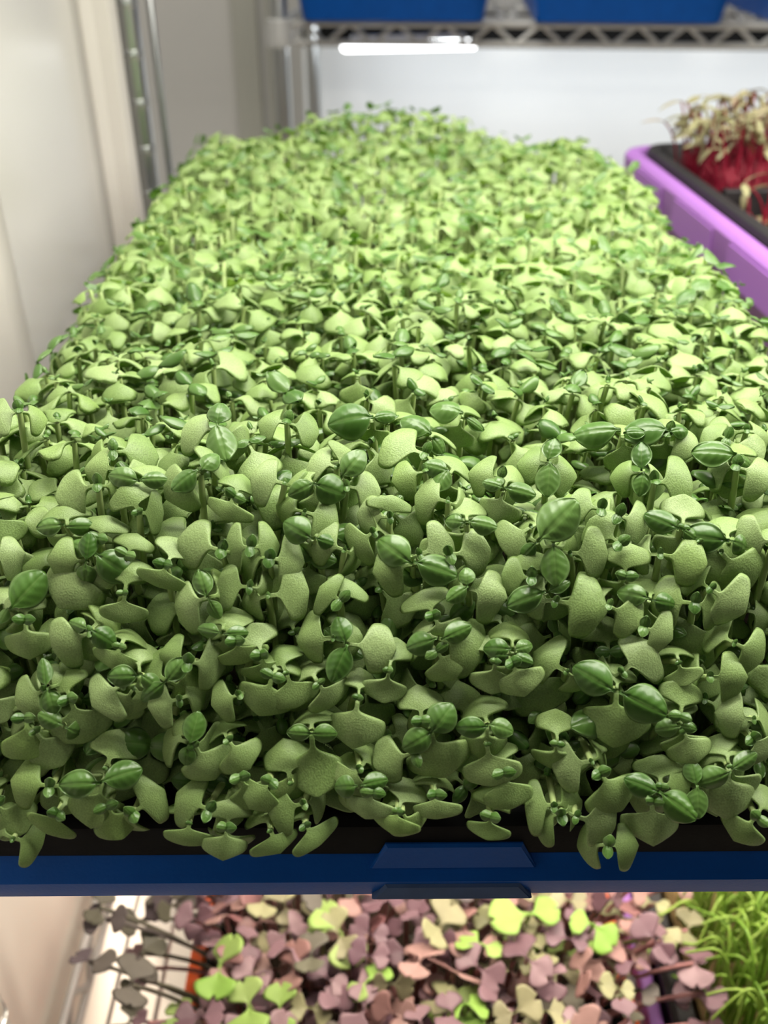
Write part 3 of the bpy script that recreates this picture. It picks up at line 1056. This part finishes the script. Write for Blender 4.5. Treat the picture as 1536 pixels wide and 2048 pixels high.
# ------------------------------------------------------------------ red-stemmed seedlings in the lilac tray
def strap_leaf(r, L, W, curl):
    xs = np.linspace(0, L, 9)
    return leaf_grid(xs, lambda x: max(.00025, W * math.sin(math.pi * min(.985, max(.03, x / L)) ** .8) ** .6), lambda x, t: 0,
                     lambda x, y, u, t: -curl * u * u * L + .12 * abs(y), 5, .0005)


r_ = np.random.default_rng(21)
ME_STRAP = [mesh_np('seed_leaf', V, Q, luv=U, mats=[M['tan_leaf']]) for V, Q, U in [strap_leaf(r_, r_.uniform(.0115, .0165), r_.uniform(.0022, .0033), r_.uniform(.1, .75)) for _ in range(8)]]
ca, sa = math.cos(PRZ), math.sin(PRZ)


def lil(x, y): return np.array((pc[0] + x * ca - y * sa, pc[1] + x * sa + y * ca))


def red_seedling(rx, ry, h, lean, group, tall):
    xy = lil(rx, ry)
    root = np.array((xy[0], xy[1], INS_Z + cs))
    node = root + np.array((lean[0], lean[1], h))
    px, py, d = project(node)
    e = empty('red_stem_seedling', root)
    lab = 'red-stemmed seedling with drooping tan leaves, %s' if tall else 'short red-stemmed seedling with tan leaves, %s'
    tag(e, unique(lab % where(px, py), px, py), 'seedling', group)
    pts = [p - root for p in curve(root, root + np.array((lean[0] * .1, lean[1] * .1, h * .75)), node, 7)]
    V, Q = tube_np(pts, [.00085, .0008, .0008, .00075, .0007, .0007, .0006], 5)
    link('stem', mesh_np('stem', V, Q, mats=[M['red_stem']]), e)
    a = r_.uniform(0, 6.28)
    for k in (0, 1):
        an = a + k * math.pi + r_.normal(0, .5)
        el = r_.uniform(-.9, .75)
        dd = np.array((math.cos(an) * math.cos(el), math.sin(an) * math.cos(el), math.sin(el)))
        o = link('seed_leaf', ME_STRAP[r_.integers(8)], e)
        s = r_.uniform(.8, 1.15)
        o.matrix_local = mat4(frame(dd, unit(UP + r_.normal(size=3) * .3)), pts[-1], (s, s, s))


def in_frame(p, m=20):
    px, py, d = project(p)
    return -m < px < 1536 + m and -m < py < 2048 + m


spots = []
for _ in range(6000):
    x, y = r_.uniform(-PCW / 2 + .021, -PCW / 2 + .125), r_.uniform(PCL / 4 + .010, PCL / 2 - .026)
    if any((x - a) ** 2 + (y - b) ** 2 < .0056 ** 2 for a, b in spots): continue
    p = lil(x, y)
    if in_frame((p[0], p[1], CZ - .12), 15): spots.append((x, y))
    if len(spots) >= 265: break
for x, y in spots:
    edge = max(0, 1 - (x + PCW / 2 - .021) / .03)
    red_seedling(x, y, r_.uniform(.040, .064) * (1 - .10 * edge), (r_.normal(0, .005) - .010 * edge * r_.uniform(0, 1), r_.normal(0, .005)), 'red-stemmed seedlings of the farthest section', True)
spots2 = []
for _ in range(4000):
    x, y = r_.uniform(-PCW / 2 + .030, -PCW / 2 + .11), r_.uniform(.012, PCL / 4 - .010)
    if any((x - a) ** 2 + (y - b) ** 2 < .0085 ** 2 for a, b in spots2): continue
    p = lil(x, y)
    if not in_frame((p[0], p[1], CZ - .14), 20): continue
    if r_.uniform() > smooth01((x + PCW / 2 - .030) / .05) * .8 + .10: continue
    spots2.append((x, y))
    if len(spots2) >= 36: break
for x, y in spots2:
    red_seedling(x, y, r_.uniform(.018, .046), (r_.normal(-.003, .006), r_.normal(0, .006)), 'red-stemmed seedlings of the nearer section', False)
# fallen husks and stubble on the nearer section
me_husk = []
for k in range(4):
    b = MB()
    rr = .0014 + .0003 * k
    b.loops([[(rr * math.sin(t) * math.cos(q) * (1.25 if k % 2 else .95), rr * math.sin(t) * math.sin(q), rr * .8 * math.cos(t)) for q in np.linspace(0, 2 * math.pi, 8, endpoint=False)] for t in np.linspace(.2, 2.95, 6)])
    me_husk.append(b.mesh('seed_husk', [M['husk'], M['red_stem'], M['husk'], M['tan_leaf']][k], smooth=True))
nh, hs = 0, []
while nh < 230 and len(hs) < 5000:
    x, y = r_.uniform(-PCW / 2 + .024, -PCW / 2 + .10), r_.uniform(.008, PCL / 4 - .010)
    p = lil(x, y)
    hs.append(1)
    if not in_frame((p[0], p[1], CZ - .165), 5): continue
    o = link('seed_husk', me_husk[r_.integers(4)])
    o.location = (p[0], p[1], INS_Z + cs + .0014 + r_.uniform(0, .0008))
    o.rotation_euler = tuple(r_.uniform(0, 6, 3))
    px, py, _ = project(o.location)
    tag(o, unique('orange-red seed husk on the nearer section, ' + where(px, py), px, py), 'seed husk', 'seed husks on the sectioned tray')
    nh += 1
V_, Q_, b_ = [], [], 0
for _ in range(6500):                         # red stubble nobody could count
    j = r_.integers(2)
    x = r_.uniform(-PCW / 2 + .024, PCW / 2 - .024)
    y = r_.uniform(PCL / 4 + .008, PCL / 2 - .026) if j else r_.uniform(-PCL / 2 + .026, PCL / 4 - .009)
    if not j and abs((y / (PCL / 4)) - round(y / (PCL / 4))) < .07: continue
    p = lil(x, y)
    h = r_.uniform(.008, .030) if j else r_.uniform(.002, .010)
    p0 = np.array((p[0], p[1], INS_Z + cs))
    p2 = p0 + np.array((r_.normal(0, .004), r_.normal(0, .004), h))
    V, Q = tube_np(curve(p0, p0 + np.array((0, 0, h * .8)), p2, 3), .0007, 4)
    V_.append(V); Q_.append(Q + b_); b_ += len(V)
o = link('red_stem_undergrowth', mesh_np('red_stem_undergrowth', np.concatenate(V_), np.concatenate(Q_), mats=[M['red_stem']]))
tag(o, 'tangle of short crimson stems between the red-stemmed seedlings', 'stems', kind='stuff')


# the rest of that tray, beyond the picture's edge
def mass(name, label, cat, items, mats):
    vs, qs, us, ms, b0 = [], [], [], [], 0
    for V, Q, U, m in items:
        vs.append(V); qs.append(Q + b0); us.append(U if U is not None else np.zeros((len(V), 3))); ms.append(np.full(len(Q), m)); b0 += len(V)
    o = link(name, mesh_np(name, np.concatenate(vs), np.concatenate(qs), luv=np.concatenate(us), mats=mats, midx=np.concatenate(ms)))
    tag(o, label, cat, kind='stuff')


STRAP = [strap_leaf(r_, r_.uniform(.0115, .0165), r_.uniform(.0022, .0033), r_.uniform(.1, .75)) for _ in range(6)]
items = []
for _ in range(1500):
    x, y = r_.uniform(-PCW / 2 + .024, PCW / 2 - .024), r_.uniform(-PCL / 2 + .026, PCL / 2 - .026)
    far = y > PCL / 4 + .008
    if abs((y / (PCL / 4)) - round(y / (PCL / 4))) < .07 or (not far and r_.uniform() < .72): continue
    p = lil(x, y)
    if in_frame((p[0], p[1], CZ - .125), 60) or in_frame((p[0], p[1], CZ - .17), 60): continue
    root = np.array((p[0], p[1], INS_Z + cs))
    node = root + np.array((r_.normal(0, .005), r_.normal(0, .005), r_.uniform(.04, .064) if far else r_.uniform(.018, .046)))
    V, Q = tube_np(curve(root, root * .5 + node * .5 + np.array((0, 0, .008)), node, 5), .0008, 5)
    items.append((V, Q, None, 0))
    a = r_.uniform(0, 6.28)
    for k in (0, 1):
        an, el = a + k * math.pi, r_.uniform(-.9, .75)
        V, Q, U = STRAP[r_.integers(6)]
        items.append((V @ frame((math.cos(an) * math.cos(el), math.sin(an) * math.cos(el), math.sin(el)), UP).T + node, Q, U, 1))
mass('red_stem_foliage', 'red-stemmed seedlings filling the rest of the sectioned tray', 'seedlings', items, [M['red_stem'], M['tan_leaf']])


# ------------------------------------------------------------------ purple radish seedlings on the lower shelf
def lobed_leaf(r, s=1.0, closed=True):
    L, W = .0122 * s, .0078 * s
    xp, xc = .0026 * s, L * .58
    notch = r.uniform(.0015, .0032) * s
    cup = r.uniform(-.0022, .0022) * s

    def width(x):
        if x < xc: return .0006 + (W - .0006) * smooth01((x - xp) / (xc - xp))
        return max(.0022 * s, W * max(0, 1 - ((x - xc) / (L - xc)) ** 2.6 * .97) ** .45)

    def sweep(x, t):
        g = smooth01((x - xp) / (L - xp))
        return -notch * g * math.exp(-(t / .36) ** 2) - .0012 * s * t * t

    xs = np.concatenate([np.linspace(0, xp, 2, endpoint=False), np.linspace(xp, xc, 5, endpoint=False), xc + (L - xc) * np.sin(np.linspace(0, 1, 7) * math.pi / 2)])
    return leaf_grid(xs, width, sweep, lambda x, y, u, t: -cup * (y / W) ** 2 - .0012 * s * u * u + .0008 * s * abs(t) * (1 - u), 11, .0008, (1, 1), closed)


r_ = np.random.default_rng(33)
LOB = [lobed_leaf(r_) for _ in range(5)]
KINDS = ['mauve', 'pinkleaf', 'olive', 'lime', 'darkleaf']
ME_LOB = {k: [mesh_np('seed_leaf', V, Q, luv=U, mats=[M[k]]) for V, Q, U in LOB] for k in KINDS}
COLNAME = {'mauve': 'mauve', 'pinkleaf': 'dusky pink', 'olive': 'olive', 'lime': 'bright lime green', 'darkleaf': 'dark plum'}
RS = LBZ + .006 + .0405


def low_hit(px, py, z):
    d = ray(px, py)
    return CP + d * ((z - CZ) / d[2])


def radish(node, kind, s, tilt=None, az=None):
    lean = np.array((node[0], node[1])) - np.array((.015, .30))
    rx = min(.015 + .088, max(.015 - .092, node[0] + r_.normal(0, .004)))
    ry = min(.66, max(.196, node[1] + .012 + r_.normal(0, .004)))
    root = np.array((rx, ry, RS - .001))
    e = empty('radish_seedling', root)
    px, py, _ = project(node)
    tag(e, unique('%s radish seedling%s, %s' % (COLNAME[kind], ' with big leaves' if s > 1.2 else '', where(px, py)), px, py), 'seedling', 'radish seedlings on the lower shelf')
    V, Q = tube_np([p - root for p in curve(root, (root * .5 + node * .5) + np.array((0, 0, .012)), node, 7)], .0011, 6)
    link('stem', mesh_np('stem', V, Q, mats=[M['stem'] if kind == 'lime' else M['darkleaf'] if kind == 'darkleaf' else M['pink_stem']]), e)
    a = r_.uniform(0, 6.28) if az is None else az
    n = unit(UP + r_.normal(size=3) * (.35 if tilt is None else .1) + (0 if tilt is None else np.asarray(tilt)))
    for k in (0, 1):
        an = a + k * (math.pi + r_.normal(0, .25))
        d = np.array((math.cos(an), math.sin(an), r_.uniform(-.35, .55)))
        o = link('seed_leaf', ME_LOB[kind][r_.integers(5)], e)
        q = s * (1 if k == 0 else r_.uniform(.75, .95))
        o.matrix_local = mat4(frame(d, n), node - root, (q, q, q))


# the conspicuous ones, where the photograph shows them
RZ = CZ - .418
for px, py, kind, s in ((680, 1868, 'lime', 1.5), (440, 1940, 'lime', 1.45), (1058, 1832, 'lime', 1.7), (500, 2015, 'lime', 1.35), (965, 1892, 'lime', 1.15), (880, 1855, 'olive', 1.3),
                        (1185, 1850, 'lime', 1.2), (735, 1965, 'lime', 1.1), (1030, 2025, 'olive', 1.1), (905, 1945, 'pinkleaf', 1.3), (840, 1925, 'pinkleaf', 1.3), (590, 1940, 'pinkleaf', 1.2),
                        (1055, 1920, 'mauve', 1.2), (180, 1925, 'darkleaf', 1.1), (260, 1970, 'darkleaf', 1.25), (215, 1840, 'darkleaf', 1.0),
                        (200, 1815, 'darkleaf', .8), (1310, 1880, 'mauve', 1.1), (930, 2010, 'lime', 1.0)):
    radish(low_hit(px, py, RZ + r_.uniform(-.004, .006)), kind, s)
rad = []
for _ in range(9000):
    x, y = r_.uniform(-.125, .156), r_.uniform(.185, .44)
    edge = max(0, -.085 - x) + max(0, x - .135)
    z = RZ - r_.uniform(0, .022) - edge * .5
    p = np.array((x, y, z))
    if any(np.dot(p - q, p - q) < .0122 ** 2 for q in rad): continue
    px, py, d = project(p)
    if not (-10 < px < 1420 and 1750 < py < 2090): continue
    if px < 345 and r_.uniform() > .10: continue
    if (285 < px < 405 and 1840 < py < 2030) or (1285 < px < 1375 and py > 1925): continue
    if x > .128 and r_.uniform() > .3: continue
    rad.append(p)
    if len(rad) >= 270: break
for p in rad:
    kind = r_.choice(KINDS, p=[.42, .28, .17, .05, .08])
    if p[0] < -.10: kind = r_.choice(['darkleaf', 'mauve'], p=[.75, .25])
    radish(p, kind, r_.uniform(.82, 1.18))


items = []
for _ in range(620):
    x, y = r_.uniform(-.085, .118), r_.choice([r_.uniform(.43, .685), r_.uniform(.175, .69)])
    q = np.array((x, y, RZ - r_.uniform(0, .02)))
    if in_frame(q, 25) and y < .44: continue
    if y < .44 and any(np.dot(q - w, q - w) < .011 ** 2 for w in rad): continue
    V, Q = tube_np([np.array((x, y + .004, RS - .001)), q * .6 + np.array((x, y + .003, RS)) * .4, q], .0011, 5)
    items.append((V, Q, None, 4))
    a, m = r_.uniform(0, 6.28), r_.choice(4, p=[.45, .3, .2, .05])
    for k in (0, 1):
        V, Q, U = LOB[r_.integers(5)]
        items.append((V @ frame((math.cos(a + k * math.pi), math.sin(a + k * math.pi), r_.uniform(-.3, .5)), unit(UP + r_.normal(size=3) * .3)).T + q, Q, U, int(m)))
mass('radish_foliage', 'purple radish mat further back on the lower shelf', 'seedlings', items, [M['mauve'], M['pinkleaf'], M['olive'], M['lime'], M['pink_stem']])


# ------------------------------------------------------------------ fine green shoots, lower right
GS = LBZ + .006 + .052
shoots = []
for _ in range(8000):
    x, y = r_.uniform(.164, .285), r_.uniform(.20, .42)
    p = np.array((x, y, GS))
    px, py, d = project(p + np.array((0, 0, .03)))
    if not (1300 < px < 1570 and 1740 < py < 2110): continue
    if any((x - q[0]) ** 2 + (y - q[1]) ** 2 < .0038 ** 2 for q in shoots): continue
    shoots.append(p)
    if len(shoots) >= 290: break
for p in shoots:
    h = r_.uniform(.035, .078)
    a = r_.uniform(0, 6.28)
    c = r_.uniform(.004, .022)
    out = np.array((math.cos(a), math.sin(a), 0))
    pts = [p, p + np.array((0, 0, h * .45)) + out * c * .15, p + np.array((0, 0, h * .8)) + out * c * .5, p + np.array((0, 0, h * .97)) + out * c * 1.0,
           p + np.array((0, 0, h * (.95 - r_.uniform(0, .12)))) + out * c * 1.55, p + np.array((0, 0, h * r_.uniform(.62, .9))) + out * c * r_.uniform(1.7, 2.1)]
    for _ in range(2):
        pts = [pts[0]] + [q for a_, b2 in zip(pts, pts[1:]) for q in (a_ * .75 + b2 * .25, a_ * .25 + b2 * .75)] + [pts[-1]]
    pts = pts[::2] if len(pts) % 2 else pts
    k = len(pts)
    V, Q = tube_np([q - p for q in pts], [.0009 * (1 - .35 * i / k) for i in range(k)], 5)
    o = link('green_shoot', mesh_np('green_shoot', V, Q, mats=[M['shoot']]))
    o.location = p
    px, py, _ = project(p + np.array((0, 0, h * .9)))
    tag(o, unique('thread-thin curling green shoot on the lower shelf, ' + where(px, py), px, py), 'shoot', 'fine green shoots in the lower lilac tray')
items = []
for _ in range(1500):
    x, y = r_.uniform(.164, .378), r_.uniform(.20, .68)
    q = np.array((x, y, GS))
    if in_frame(q, 30) or in_frame(q + np.array((0, 0, .05)), 30): continue
    h, a, c = r_.uniform(.035, .078), r_.uniform(0, 6.28), r_.uniform(.006, .03)
    out = np.array((math.cos(a), math.sin(a), 0))
    V, Q = tube_np(curve(q, q + np.array((0, 0, h * 1.4)), q + out * c + np.array((0, 0, h * .8)), 6), .0008, 4)
    items.append((V, Q, None, 0))
mass('shoot_undergrowth', 'fine green shoots filling the rest of the lower lilac tray', 'shoots', items, [M['shoot']])
